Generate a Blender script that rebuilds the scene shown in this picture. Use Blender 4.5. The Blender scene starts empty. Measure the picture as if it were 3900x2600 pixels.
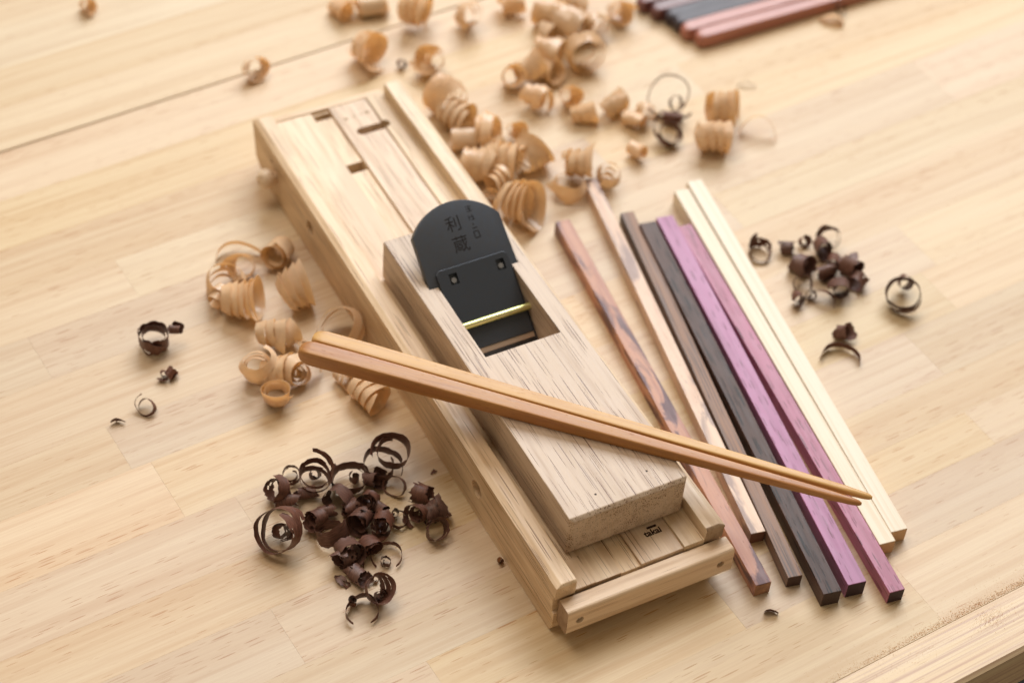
import bpy, bmesh, math, random
from mathutils import Vector, Matrix, noise

S = 0.00085            # metres per drawing unit (the jig is about 0.31 m long)
scene = bpy.context.scene
col = scene.collection

# ------------------------------------------------------------------ camera
cd = bpy.data.cameras.new('camera')
cam = bpy.data.objects.new('camera', cd)
col.objects.link(cam)
RCAM = Matrix(((0.885517, 0.294547, -0.359307), (-0.46048, 0.659245, -0.594436), (0.061782, 0.691837, 0.719405)))
cam.matrix_world = Matrix.Translation(Vector((-331.49, -489.67, 807.49)) * S) @ RCAM.to_4x4()
cd.sensor_fit = 'HORIZONTAL'
cd.sensor_width = 36.0
cd.lens = 73.088
cd.clip_start = 0.05
cd.clip_end = 20.0
cd.dof.use_dof = True
cd.dof.focus_distance = 1000.0 * S
cd.dof.aperture_fstop = 6.4
cd.dof.aperture_blades = 9
scene.camera = cam

# ------------------------------------------------------------------ light
world = bpy.data.worlds.new('World')
scene.world = world
world.use_nodes = True
bg = world.node_tree.nodes['Background']
bg.inputs[0].default_value = (1.0, 0.82, 0.58, 1)
bg.inputs[1].default_value = 0.28

def area(name, loc, target, sx, sy, power, color):
    ld = bpy.data.lights.new(name, 'AREA')
    ld.shape = 'RECTANGLE'; ld.size = sx; ld.size_y = sy
    ld.energy = power; ld.color = color
    o = bpy.data.objects.new(name, ld); col.objects.link(o)
    o.location = Vector(loc) * S
    d = (Vector(target) - Vector(loc))
    o.rotation_euler = d.to_track_quat('-Z', 'Y').to_euler()
    return o
area('window_light', (1950, 2420, 2750), (70, 180, 0), 2.6, 2.0, 136.0, (0.90, 0.95, 1.0))
area('ceiling_lamp', (-350, 900, 2200), (70, 180, 0), 1.0, 1.0, 15.0, (1.0, 0.88, 0.74))

vs = scene.view_settings
vs.view_transform = 'Standard'; vs.look = 'None'
vs.exposure = 0.03; vs.gamma = 1.0; vs.use_curve_mapping = False
scene.cycles.use_denoising = True
scene.cycles.use_adaptive_sampling = True
scene.cycles.adaptive_threshold = 0.03
scene.cycles.max_bounces = 5
scene.cycles.diffuse_bounces = 3
scene.cycles.glossy_bounces = 2
scene.cycles.transmission_bounces = 3
scene.cycles.caustics_reflective = False
scene.cycles.caustics_refractive = False

# ------------------------------------------------------------------ helpers
def link(name, me, mats, parent=None, loc=None):
    o = bpy.data.objects.new(name, me)
    col.objects.link(o)
    for m in (mats if isinstance(mats, (list, tuple)) else [mats]):
        me.materials.append(m)
    if parent: o.parent = parent
    if loc is not None: o.location = Vector(loc) * S
    return o

def tag(o, label=None, cat=None, group=None, kind=None):
    if label: o['label'] = label
    if cat: o['category'] = cat
    if group: o['group'] = group
    if kind: o['kind'] = kind
    return o

def empty(name, loc, label, cat, group=None, rz=0.0):
    o = bpy.data.objects.new(name, None); col.objects.link(o)
    o.empty_display_size = 0.01
    o.location = Vector(loc) * S; o.rotation_euler = (0, 0, rz)
    return tag(o, label, cat, group)

def mesh_bm(bm, name='m', smooth=None):
    bmesh.ops.recalc_face_normals(bm, faces=bm.faces)
    bm.transform(Matrix.Scale(S, 4))
    me = bpy.data.meshes.new(name); bm.to_mesh(me); bm.free()
    if smooth:
        me.shade_smooth()
        me.set_sharp_from_angle(angle=math.radians(smooth))
    return me

def box_bm(x0, x1, y0, y1, z0, z1, bev=0.0, seg=2, sel=None, selbev=0.0):
    bm = bmesh.new()
    bmesh.ops.create_cube(bm, size=1)
    for v in bm.verts:
        v.co = Vector((x0 + (v.co.x + .5) * (x1 - x0), y0 + (v.co.y + .5) * (y1 - y0), z0 + (v.co.z + .5) * (z1 - z0)))
    if sel:
        es = [e for e in bm.edges if sel(e)]
        if es: bmesh.ops.bevel(bm, geom=es, offset=selbev, segments=1, profile=.5, affect='EDGES')
    if bev > 0:
        es = [e for e in bm.edges if e.calc_face_angle(0) > .3]
        bmesh.ops.bevel(bm, geom=es, offset=bev, segments=seg, profile=.6, affect='EDGES', clamp_overlap=True)
    return bm

def prism_bm(poly, x0, x1, bev=0.0, seg=2):
    """polygon in (y,z) extruded along x"""
    bm = bmesh.new()
    a = [bm.verts.new((x0, y, z)) for y, z in poly]
    b = [bm.verts.new((x1, y, z)) for y, z in poly]
    bm.faces.new(a); bm.faces.new(list(reversed(b)))
    n = len(poly)
    for i in range(n):
        bm.faces.new((a[i], b[i], b[(i + 1) % n], a[(i + 1) % n]))
    bmesh.ops.recalc_face_normals(bm, faces=bm.faces)
    if bev > 0:
        es = [e for e in bm.edges if e.calc_face_angle(0) > .3]
        bmesh.ops.bevel(bm, geom=es, offset=bev, segments=seg, profile=.6, affect='EDGES', clamp_overlap=True)
    return bm

def cyl_bm(p0, p1, r, seg=20, r1=None, cap=True):
    p0 = Vector(p0); p1 = Vector(p1); d = p1 - p0
    bm = bmesh.new()
    bmesh.ops.create_cone(bm, cap_ends=cap, segments=seg, radius1=r, radius2=r if r1 is None else r1, depth=d.length)
    bm.transform(Matrix.Translation((p0 + p1) / 2) @ d.to_track_quat('Z', 'Y').to_matrix().to_4x4())
    return bm

def cut(me, *cutters):
    """boolean difference, result as a plain mesh"""
    me.transform(Matrix.Scale(1 / S, 4))          # work in drawing units: the solver dislikes tiny sizes
    o = bpy.data.objects.new('tmp', me); col.objects.link(o)
    cs = []
    for cbm in cutters:
        cm = mesh_bm(cbm, 'cut'); cm.transform(Matrix.Scale(1 / S, 4)); co = bpy.data.objects.new('cutter', cm); col.objects.link(co); cs.append(co)
        md = o.modifiers.new('b', 'BOOLEAN'); md.operation = 'DIFFERENCE'; md.object = co; md.solver = 'MANIFOLD'
    dg = bpy.context.evaluated_depsgraph_get(); dg.update()
    res = bpy.data.meshes.new_from_object(o.evaluated_get(dg))
    res.transform(Matrix.Scale(S, 4))
    for c in cs: bpy.data.objects.remove(c)
    bpy.data.objects.remove(o)
    return res

# ------------------------------------------------------------------ materials
class NT:
    def __init__(self, name):
        self.m = bpy.data.materials.new(name); self.m.use_nodes = True
        self.t = self.m.node_tree; self.n = self.t.nodes; self.n.clear()
        self.out = self.n.new('ShaderNodeOutputMaterial')
        self.b = self.n.new('ShaderNodeBsdfPrincipled')
        self.t.links.new(self.b.outputs[0], self.out.inputs[0])
    def put(self, sock, val):
        if val is None: return
        if hasattr(val, 'is_output'): self.t.links.new(val, sock)
        else:
            if isinstance(val, tuple) and len(val) == 3 and len(getattr(sock, 'default_value', ())) == 4: val = val + (1,)
            sock.default_value = val
    def node(self, typ, **kw):
        n = self.n.new(typ)
        for k, v in kw.items():
            if k.startswith('_'): setattr(n, k[1:], v)
            else: self.put(n.inputs[k.replace('__', ' ')], v)
        return n
    def math(self, op, a, b=None, clamp=False):
        n = self.n.new('ShaderNodeMath'); n.operation = op; n.use_clamp = clamp
        self.put(n.inputs[0], a); self.put(n.inputs[1], b); return n.outputs[0]
    def vmath(self, op, a, b=None):
        n = self.n.new('ShaderNodeVectorMath'); n.operation = op
        self.put(n.inputs[0], a); self.put(n.inputs[1], b); return n.outputs[0]
    def mix(self, f, a, b, mode='MIX'):
        n = self.n.new('ShaderNodeMix'); n.data_type = 'RGBA'; n.blend_type = mode
        self.put(n.inputs[0], f); self.put(n.inputs[6], a); self.put(n.inputs[7], b); return n.outputs[2]
    def ramp(self, f, *stops):
        n = self.n.new('ShaderNodeValToRGB'); cr = n.color_ramp
        while len(cr.elements) < len(stops): cr.elements.new(.5)
        for e, (p, c) in zip(cr.elements, stops):
            e.position = p; e.color = (c, c, c, 1) if not isinstance(c, tuple) else c + (1,)
        self.put(n.inputs[0], f); return n.outputs[0]
    def noise(self, vec, scale, detail=3, rough=.5, dist=0.0):
        n = self.node('ShaderNodeTexNoise', Vector=vec, Scale=scale, Detail=detail, Roughness=rough, Distortion=dist)
        return n.outputs[0]
    def coords(self, axis, along):
        """object coordinates in drawing units, squeezed along the grain axis, shifted per object"""
        tc = self.n.new('ShaderNodeTexCoord').outputs['Object']
        k = 1 / S
        sc = [k, k, k]; sc[axis] = k * along
        v = self.vmath('MULTIPLY', tc, tuple(sc))
        rnd = self.n.new('ShaderNodeObjectInfo').outputs['Random']
        off = self.node('ShaderNodeCombineXYZ', X=self.math('MULTIPLY', rnd, 431.0), Y=self.math('MULTIPLY', rnd, 977.0), Z=self.math('MULTIPLY', rnd, 613.0)).outputs[0]
        return self.vmath('ADD', v, off), rnd

def wood(name, axis, light, mid, dark, pore, pore_amt=.55, streak=.035, along=.06, fibre=.5, fscale=1.1,
         pscale=.42, palong=.09, psize=.30, rough=.44, spec=.7, tint=.08, bump=.25, figure=0.0, fig_col=None, gloss_var=.08, fig_scale=.02, fig_along=1.0, pthick=1.0, med=.75, pfloor=.6):
    w = NT(name)
    v, rnd = w.coords(axis, along)
    warp = w.noise(w.vmath('MULTIPLY', v, (.02,) * 3), 1.0, 1)
    v2 = w.vmath('ADD', v, w.node('ShaderNodeCombineXYZ', X=w.math('MULTIPLY', warp, 9.0), Y=w.math('MULTIPLY', warp, 7.0), Z=w.math('MULTIPLY', warp, 8.0)).outputs[0])
    broad = w.noise(v2, streak, 2, .55)
    c = w.mix(w.ramp(broad, (.38, 0.0), (.52, .5), (.64, 1.0)), light, mid)
    medium = w.noise(v2, streak * 5.5, 2, .6)
    c = w.mix(w.math('MULTIPLY', w.ramp(medium, (.46, 0.0), (.66, 1.0)), med), c, dark)
    if figure > 0:
        vf, _ = w.coords(axis, fig_along)
        fg = w.noise(vf, fig_scale, 4, .6, 1.4)
        c = w.mix(w.math('MULTIPLY', w.ramp(fg, (.49, 0.0), (.58, 1.0)), figure), c, fig_col)
    fib = w.noise(v, fscale, 2, .65)
    c = w.mix(w.math('MULTIPLY', w.ramp(fib, (.35, 1.0), (.62, 0.0)), fibre * .5), c, dark)
    # pores: short dashes drawn out along the grain
    vp, _ = w.coords(axis, palong)
    vo = w.node('ShaderNodeTexVoronoi', Vector=vp, Scale=pscale, Randomness=1.0)
    sep = w.node('ShaderNodeSeparateColor', Color=vo.outputs['Color'])
    patch = broad
    size = w.math('MULTIPLY', w.math('MULTIPLY', w.math('ADD', w.math('MULTIPLY', sep.outputs[0], .65), .35), w.ramp(patch, (.40, pfloor), (.60, 1.0))), psize)
    dash = w.math('DIVIDE', w.math('SUBTRACT', size, vo.outputs['Distance']), .07 * pthick, True)
    dashv = w.math('MULTIPLY', dash, w.math('MULTIPLY', w.math('ADD', sep.outputs[1], .25), pore_amt))
    c = w.mix(dashv, c, pore)
    # each piece of timber has its own tone
    hsv = w.node('ShaderNodeHueSaturation', Color=c,
                 Hue=w.math('ADD', .5, w.math('MULTIPLY', w.math('SUBTRACT', w.math('FRACT', w.math('MULTIPLY', rnd, 7.31)), .5), tint * .12)),
                 Saturation=w.math('ADD', 1.0, w.math('MULTIPLY', w.math('SUBTRACT', w.math('FRACT', w.math('MULTIPLY', rnd, 3.77)), .5), tint * 2.2)),
                 Value=w.math('ADD', 1.0, w.math('MULTIPLY', w.math('SUBTRACT', rnd, .5), tint * 1.6)))
    w.put(w.b.inputs['Base Color'], hsv.outputs[0])
    w.put(w.b.inputs['Roughness'], w.math('ADD', rough, w.math('MULTIPLY', w.math('SUBTRACT', fib, .5), gloss_var * 4)))
    w.put(w.b.inputs['Specular IOR Level'], spec)
    h = w.math('SUBTRACT', w.math('MULTIPLY', fib, .35), w.math('MULTIPLY', dash, .8))
    if bump > 0:
        bn = w.node('ShaderNodeBump', Height=h, Strength=bump, Distance=.35 * S)
        w.put(w.b.inputs['Normal'], bn.outputs[0])
    return w.m

def plain(name, color, rough=.5, metal=0.0, spec=.5, nscale=0.0, namt=0.0, ncol=None, bump=0.0):
    w = NT(name)
    c = color
    if nscale:
        tc = w.n.new('ShaderNodeTexCoord').outputs['Object']
        nz = w.noise(w.vmath('MULTIPLY', tc, (1 / S,) * 3), nscale, 5, .65)
        c = w.mix(w.math('MULTIPLY', w.ramp(nz, (.4, 0.0), (.7, 1.0)), namt), color, ncol)
        if bump:
            bn = w.node('ShaderNodeBump', Height=nz, Strength=bump, Distance=.2 * S)
            w.put(w.b.inputs['Normal'], bn.outputs[0])
    w.put(w.b.inputs['Base Color'], c); w.put(w.b.inputs['Roughness'], rough)
    w.put(w.b.inputs['Metallic'], metal); w.put(w.b.inputs['Specular IOR Level'], spec)
    return w.m

def shaving_mat(name, light, dark, trans, rough, fscale=1.4, spec=.3, tcol=None):
    """thin planed wood: streaks run along the ribbon (UV x), light leaks through"""
    w = NT(name)
    uv = w.node('ShaderNodeUVMap').outputs[0]
    rnd = w.n.new('ShaderNodeObjectInfo').outputs['Random']
    off = w.node('ShaderNodeCombineXYZ', X=w.math('MULTIPLY', rnd, 91.0), Y=w.math('MULTIPLY', rnd, 57.0)).outputs[0]
    v = w.vmath('ADD', w.vmath('MULTIPLY', uv, (.12, 1.0, 1.0)), off)
    f = w.noise(v, fscale, 4, .65)
    b = w.noise(v, .25, 2)
    c = w.mix(w.ramp(f, (.36, 0.0), (.64, 1.0)), dark, light)
    c = w.mix(w.math('MULTIPLY', b, .35), c, dark)
    hsv = w.node('ShaderNodeHueSaturation', Color=c, Value=w.math('ADD', .9, w.math('MULTIPLY', rnd, .22)),
                 Saturation=w.math('ADD', .9, w.math('MULTIPLY', w.math('FRACT', w.math('MULTIPLY', rnd, 5.3)), .25)))
    c = hsv.outputs[0]
    w.put(w.b.inputs['Base Color'], c); w.put(w.b.inputs['Roughness'], rough); w.put(w.b.inputs['Specular IOR Level'], spec)
    bn = w.node('ShaderNodeBump', Height=f, Strength=.25, Distance=.25 * S)
    w.put(w.b.inputs['Normal'], bn.outputs[0])
    tr = w.node('ShaderNodeBsdfTranslucent', Color=tcol or c)
    mx = w.n.new('ShaderNodeMixShader'); mx.inputs[0].default_value = trans
    w.t.links.new(w.b.outputs[0], mx.inputs[1]); w.t.links.new(tr.outputs[0], mx.inputs[2])
    w.t.links.new(mx.outputs[0], w.out.inputs[0])
    return w.m

M = {}
M['rubber'] = wood('rubberwood', 0, (.695, .55, .375), (.65, .485, .31), (.555, .375, .22), (.42, .21, .09), pore_amt=.65,
                   streak=.035, along=.028, fibre=.75, fscale=1.15, pscale=.9, palong=.07, psize=.42, rough=.47, spec=.38, tint=.09, med=.6, pfloor=.3, bump=0)
M['pine_edge'] = wood('pine edging', 0, (.80, .62, .38), (.74, .52, .30), (.50, .30, .20), (.42, .24, .14), pore_amt=.15,
                   streak=.10, along=.012, fibre=.3, fscale=.8, rough=.5, tint=.05)
M['oak_jig'] = wood('oak, jig', 1, (.84, .65, .455), (.77, .565, .37), (.60, .40, .23), (.23, .12, .06), pore_amt=.8,
                   streak=.05, along=.05, fibre=.6, fscale=1.0, pscale=1.25, palong=.02, psize=.46, pthick=.8, spec=.7, figure=.28, fig_col=(.36, .22, .12), fig_scale=.018, fig_along=.25, rough=.5, tint=.08)
M['oak_cleat'] = wood('oak, cleat', 0, (.84, .65, .455), (.77, .565, .37), (.60, .40, .23), (.23, .12, .06), pore_amt=.7,
                   streak=.05, along=.05, fibre=.5, fscale=1.0, pscale=1.25, palong=.02, psize=.44, pthick=.8, rough=.5, tint=.06)
M['oak_plane'] = wood('oak, plane body', 1, (.63, .485, .36), (.57, .43, .305), (.44, .30, .195), (.15, .07, .04), pore_amt=1.0,
                   streak=.05, along=.06, fibre=.6, fscale=1.0, pscale=1.35, palong=.02, psize=.54, pthick=.8, rough=.5, tint=.04)
M['oak_end'] = wood('oak end grain', 2, (.30, .205, .14), (.27, .182, .12), (.235, .152, .10), (.15, .09, .06), pore_amt=.12, bump=.03,
                   streak=.06, along=.35, fibre=.6, fscale=1.2, pscale=.9, palong=.7, psize=.4, rough=.6, tint=.03)
M['oak_end_jig'] = wood('oak end grain, jig', 2, (.42, .28, .17), (.36, .225, .13), (.26, .15, .08), (.12, .06, .03), pore_amt=.5,
                   streak=.06, along=.5, fibre=.7, fscale=1.3, pscale=.9, palong=.8, psize=.4, rough=.65, tint=.03)
M['ray'] = plain('medullary ray', (.60, .45, .31), .5)
M['iron'] = plain('black oxide steel', (.078, .088, .108), .42, .55, .5, .35, .5, (.085, .08, .082), .05)
M['iron2'] = plain('black oxide steel, chip breaker', (.060, .069, .086), .40, .55, .5, .5, .5, (.07, .068, .072), .05)
M['steel'] = plain('bright ground steel', (.55, .42, .33), .35, .7)  # brown tint paints in the wood that the bevel mirrors
M['stud'] = plain('grey steel stud', (.22, .21, .20), .5, .5)
M['glyph'] = plain('stamped recess', (.018, .015, .015), .8, .0, .2)
M['burn'] = plain('burnt stamp', (.035, .017, .010), .8, .0, .2)
M['burn_faint'] = plain('faint burnt mark', (.30, .20, .12), .8, .0, .2)
M['black'] = plain('dark screw recess', (.05, .03, .02), .7)
M['screw'] = plain('screw', (.55, .47, .36), .4, .2)
M['floor'] = plain('floor', (.018, .015, .013), .8, 0, .2, .01, .5, (.03, .025, .02))
M['dust'] = plain('sawdust', (.52, .26, .085), .9, 0, .1)
# yellow passivated steel rod with faint rainbow
w = NT('yellow passivated steel')
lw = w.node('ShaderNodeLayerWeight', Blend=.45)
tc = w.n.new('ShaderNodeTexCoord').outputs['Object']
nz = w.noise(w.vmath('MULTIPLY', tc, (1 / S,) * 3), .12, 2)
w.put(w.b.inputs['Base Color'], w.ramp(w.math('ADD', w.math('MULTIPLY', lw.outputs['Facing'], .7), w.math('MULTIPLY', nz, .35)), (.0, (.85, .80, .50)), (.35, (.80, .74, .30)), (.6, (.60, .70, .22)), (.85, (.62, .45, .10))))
w.put(w.b.inputs['Metallic'], .85); w.put(w.b.inputs['Roughness'], .28)
M['rod'] = w.m

M['purple'] = wood('purpleheart', 1, (.44, .165, .32), (.38, .13, .265), (.30, .09, .195), (.14, .025, .065), pore_amt=.75, streak=.05, along=.05,
                   fibre=.35, fscale=1.0, pscale=.75, palong=.10, psize=.50, pthick=.6, rough=.45, spec=.55, tint=.03)
M['plum'] = wood('purpleheart, redder', 1, (.45, .16, .25), (.39, .13, .205), (.31, .09, .145), (.12, .02, .04), pore_amt=.75, streak=.05, along=.05,
                   fibre=.35, fscale=1.0, pscale=.75, palong=.10, psize=.50, pthick=.6, rough=.45, spec=.55, tint=.03)
M['purple_end'] = plain('purpleheart end grain', (.035, .020, .024), .6, 0, .3, .8, .6, (.07, .03, .04))
M['wenge'] = wood('wenge', 1, (.13, .072, .055), (.085, .045, .033), (.045, .023, .017), (.010, .006, .004), pore_amt=.95, streak=.08, along=.04,
                   fibre=.7, fscale=1.2, pscale=.75, palong=.08, psize=.54, pthick=.6, rough=.45, spec=.28, tint=.02)
M['wenge_end'] = plain('wenge end grain', (.045, .026, .022), .6, 0, .3, 1.0, .6, (.09, .05, .04))
M['ebony'] = wood('striped ebony', 1, (.32, .175, .105), (.14, .12, .12), (.085, .07, .068), (.03, .015, .012), pore_amt=.6, streak=.16, along=.025,
                   fibre=.5, fscale=1.2, pscale=.55, palong=.07, psize=.4, rough=.45, spec=.3, tint=.02)
M['ebony_end'] = plain('ebony end grain', (.085, .045, .032), .6, 0, .3, .9, .7, (.04, .02, .016))
M['red'] = wood('figured red wood', 1, (.52, .27, .175), (.44, .205, .135), (.36, .155, .105), (.20, .08, .05), pore_amt=.4, streak=.05, along=.07,
                   fibre=.4, fscale=1.0, pscale=.6, palong=.2, psize=.3, rough=.42, spec=.4, tint=.02, figure=.95, fig_col=(.085, .035, .045), fig_scale=.07, fig_along=.22)
M['red_end'] = plain('red wood end grain', (.42, .22, .12), .6, 0, .3, .12, .9, (.08, .035, .022))
M['walnut'] = wood('light figured wood', 1, (.76, .57, .43), (.70, .49, .36), (.58, .37, .255), (.30, .13, .08), pore_amt=.35, streak=.05, along=.09,
                   fibre=.4, fscale=1.0, pscale=.6, palong=.3, psize=.28, rough=.42, spec=.4, tint=.02, figure=.85, fig_col=(.26, .18, .17), fig_scale=.055, fig_along=.22)
M['walnut_end'] = plain('light wood end grain', (.22, .10, .065), .6, 0, .3, .5, .6, (.12, .05, .035))
M['pine'] = wood('white pine stick', 1, (.84, .75, .62), (.80, .69, .545), (.74, .60, .44), (.55, .30, .14), pore_amt=.15, streak=.13, along=.01,
                   fibre=.2, fscale=.8, rough=.5, spec=.35, tint=.02)
M['pine_end'] = plain('pine end grain', (.60, .37, .19), .6, 0, .3, .6, .5, (.42, .24, .11))
M['cherry'] = wood('cherry chopstick', 0, (.52, .25, .075), (.44, .195, .052), (.33, .13, .033), (.22, .07, .02), pore_amt=.4, streak=.05, along=.06,
                   fibre=.8, fscale=1.2, pscale=.8, palong=.2, psize=.3, rough=.40, spec=.5, tint=.02, figure=.35, fig_col=(.42, .15, .055), fig_scale=.03, fig_along=.2)
M['gold'] = wood('golden chopstick', 0, (.68, .41, .155), (.63, .355, .12), (.53, .27, .085), (.34, .13, .035), pore_amt=.35, streak=.05, along=.06,
                   fibre=.7, fscale=1.2, pscale=.8, palong=.25, psize=.28, rough=.42, spec=.5, tint=.02)
M['c_maroon'] = wood('maroon chopstick', 0, (.20, .07, .065), (.15, .05, .048), (.10, .03, .03), (.04, .01, .01), rough=.34, spec=.6, tint=.02, along=.05)
M['c_black'] = wood('black chopstick', 0, (.075, .055, .065), (.05, .038, .05), (.033, .025, .033), (.01, .008, .01), rough=.40, spec=.4, tint=.02, along=.05)
M['c_rose'] = wood('rosewood chopstick', 0, (.48, .20, .15), (.42, .165, .12), (.33, .115, .085), (.16, .045, .03), rough=.34, spec=.6, tint=.02, along=.05)

M['p'] = shaving_mat('pale planed shaving', (.95, .82, .63), (.90, .70, .48), .46, .25, spec=1.0, tcol=(.97, .70, .38))
M['d'] = shaving_mat('dark planed shaving', (.24, .112, .078), (.085, .037, .026), .08, .45, 2.0, .4)
M['a'] = shaving_mat('amber planed shaving', (.34, .14, .05), (.22, .08, .025), .25, .5)

# ------------------------------------------------------------------ setting: bench and floor
A = math.radians(4.0)                     # the staves run 4 degrees off the jig's width
rot4 = Matrix.Rotation(A, 4, 'Z')
bm = box_bm(-1200, 1800, -1400, 1800, -905, -900)
floor = tag(link('floor', mesh_bm(bm), M['floor']), kind='structure')

bm = box_bm(-470, 760, -117.5, 760, -34, -4)
bench = tag(link('workbench', mesh_bm(bm), M['rubber']), 'pale laminated wooden workbench top under everything', None, kind='structure')
bench.rotation_euler = (0, 0, A)

def plank(u0, u1, v0, v1, mat, bev, zt=0.0, zb=-3.6):
    cu, cv = (u0 + u1) / 2, (v0 + v1) / 2
    bm = box_bm(u0 - cu, u1 - cu, v0 - cv, v1 - cv, zb, zt, bev, 2)
    o = link('plank', mesh_bm(bm), M[mat], bench, (cu, cv, 0))
    return o

rng = random.Random(11)
rows = [-89.6, -44.4, -11.5, 14, 40, 76, 109, 146, 186.4, 218.2, 262, 296, 328, 364, 402, 440.2]
known = {-44.4: [84, 471], -89.6: [171.2, -150], 40: [278.5, -110], 76: [317.5, -40], 186.4: [-131.5, 250], 262: [-142, 210], 296: [-77.5, 300],
         -11.5: [270.2, -60], 109: [-94.2, 330], 218.2: [436, 90], 14: [-190, 180]}
def stave_row(v0, v1, joints):
    us = [-470] + sorted(joints) + [760]
    out = [us[0]]
    for a, b in zip(us, us[1:]):          # no stave longer than ~420 units
        n = max(1, int((b - a) / 400))
        for k in range(1, n + 1): out.append(a + (b - a) * k / n + (rng.uniform(-40, 40) if k < n else 0))
    for a, b in zip(out, out[1:]):
        plank(a + .02, b - .02, v0 + .012, v1 - .012, 'rubber', .035)
for v0, v1 in zip(rows, rows[1:]):
    stave_row(v0, v1, known.get(v0, [rng.uniform(-260, -60), rng.uniform(120, 420)]))
rows2 = [441.6, 478, 512, 549, 585, 622, 660, 700, 760]
for v0, v1 in zip(rows2, rows2[1:]):
    stave_row(v0, v1, [rng.uniform(-260, -60), rng.uniform(120, 420)])
# solid pine edging with a rounded front edge, a hair lower than the staves
bm = box_bm(-600, 620, -15, 15.08, -34, -.3, 0, sel=lambda e: all(v.co.y < 0 for v in e.verts) and abs(e.verts[0].co.x - e.verts[1].co.x) > 1, selbev=2.0)
link('edging_plank', mesh_bm(bm, smooth=30), M['pine_edge'], bench, (100, -104.6, 0))

# ------------------------------------------------------------------ planing jig
JW, JH, JL = 92.3, 35.3, 366.0
FZ = 26.6
jig = empty('planing_jig', (46, 180, 0), 'long pale oak planing jig with side rails and front stop block', 'jig')
J0 = (-46, -180, 0)
def jp(name, me, mat, parent=None):
    o = link(name, me, mat)
    if parent is None: o.parent = jig; o.location = Vector(J0) * S
    else: o.parent = parent
    return o
prof = [(-.6, 4), (1.6, 0), (346, 0), (361.5, 10), (364.8, 33.8), (363.5, JH), (0, JH), (-1.0, JH - 1.2), (-.6, 25.2), (1.4, 24.6), (1.0, 15.2), (-.9, 15.0)]
def rail(x0, x1, hole_side, chamfer_x):
    bm = prism_bm(prof, x0, x1)
    es = [e for e in bm.edges if all(abs(v.co.x - chamfer_x) < .01 and abs(v.co.z - JH) < .01 for v in e.verts)]
    bmesh.ops.bevel(bm, geom=es, offset=3.0, segments=1, affect='EDGES')
    es = [e for e in bm.edges if e.calc_face_angle(0) > .3]
    bmesh.ops.bevel(bm, geom=es, offset=.45, segments=2, profile=.6, affect='EDGES', clamp_overlap=True)
    bm.normal_update()
    for f in bm.faces:
        if f.calc_center_median().y < 1.5 and abs(f.normal.x) < .9: f.material_index = 1
    me = mesh_bm(bm)
    cs = []
    if hole_side:
        for y, z, hr in ((284.0, 19.4, 4.4), (79.8, 18.4, 5.0)):
            cs.append(cyl_bm((x0 - 5, y, z), (x0 + 7, y, z), hr, 28))
        cs.append(cyl_bm((x0 - 5, 337.5, 24.6), (x0 + 6, 337.5, 24.6), 1.1, 14))
    if cs:
        me.materials.append(M['oak_jig']); me.materials.append(M['oak_end_jig'])
        me = cut(me, *cs); me.materials.clear()
    return me
jp('side_rail', rail(0, 11, True, 0), [M['oak_jig'], M['oak_end_jig']])
jp('side_rail', rail(82, JW, False, JW), [M['oak_jig'], M['oak_end_jig']])

def bed(x0, x1, y0, y1, z1, *cutters, z0=3.0):
    bm = box_bm(x0, x1, y0, y1, z0, z1, .35, 2)
    bm.normal_update()
    for f in bm.faces:
        if f.normal.y < -.9: f.material_index = 1
    me = mesh_bm(bm)
    if cutters:
        me.materials.append(M['oak_jig']); me.materials.append(M['oak_end_jig'])
        me = cut(me, *cutters); me.materials.clear()
    return me
EM = [M['oak_jig'], M['oak_end_jig']]
jp('bed_board', bed(11.05, 36.0, -.3, 365.2, FZ), EM)
# sunken channel with two slots through it
jp('channel_strip', bed(36.05, 47.2, .2, 365.0, FZ - 1.3,
    box_bm(36.6, 46.8, 358.4, 363.2, -2, 40), box_bm(36.6, 46.8, 309.4, 317.0, -2, 40)), EM)
def oval_cut():
    bm = bmesh.new()
    pts = []
    for k in range(24):
        a = 2 * math.pi * k / 24
        cx = 71.2 if math.cos(a) > 0 else 56.6
        pts.append((cx + 3.0 * math.cos(a), 339 + 3.0 * math.sin(a)))
    a_ = [bm.verts.new((x, y, -2)) for x, y in pts]; b_ = [bm.verts.new((x, y, 40)) for x, y in pts]
    bm.faces.new(a_); bm.faces.new(list(reversed(b_)))
    for i in range(24): bm.faces.new((a_[i], b_[i], b_[(i + 1) % 24], a_[(i + 1) % 24]))
    bmesh.ops.recalc_face_normals(bm, faces=bm.faces)
    return bm
ctr = jp('centre_strip', bed(47.25, 70.6, -.1, 365.2, FZ + .3, oval_cut()), EM)
jp('edge_strip', bed(70.65, 81.95, -.5, 365.2, FZ + 1.4, oval_cut()), EM)
# thin wedge lying at the front left of the bed
jp('thin_strip', mesh_bm(box_bm(11.4, 22.4, -.45, 17, FZ + .02, FZ + .7, .2, 1)), M['oak_jig'])
# far end cap
jp('end_cap', mesh_bm(box_bm(11.05, 81.95, 365.25, 369.6, 12, FZ + .6, .8, 2)), M['oak_cleat'])
# burnt marks near the far end of the centre strip
for i, (x, y, l, wd_) in enumerate([(52.6, 352.3, 2.0, 1.6), (57.6, 352.6, 2.2, .7), (62.2, 352.9, 2.2, .7), (66.4, 353.2, 2.4, 1.8)]):
    jp('burnt_mark', mesh_bm(box_bm(x - l / 2, x + l / 2, y - wd_ / 2, y + wd_ / 2, FZ + .28, FZ + .36)), M['burn_faint'])

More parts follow.
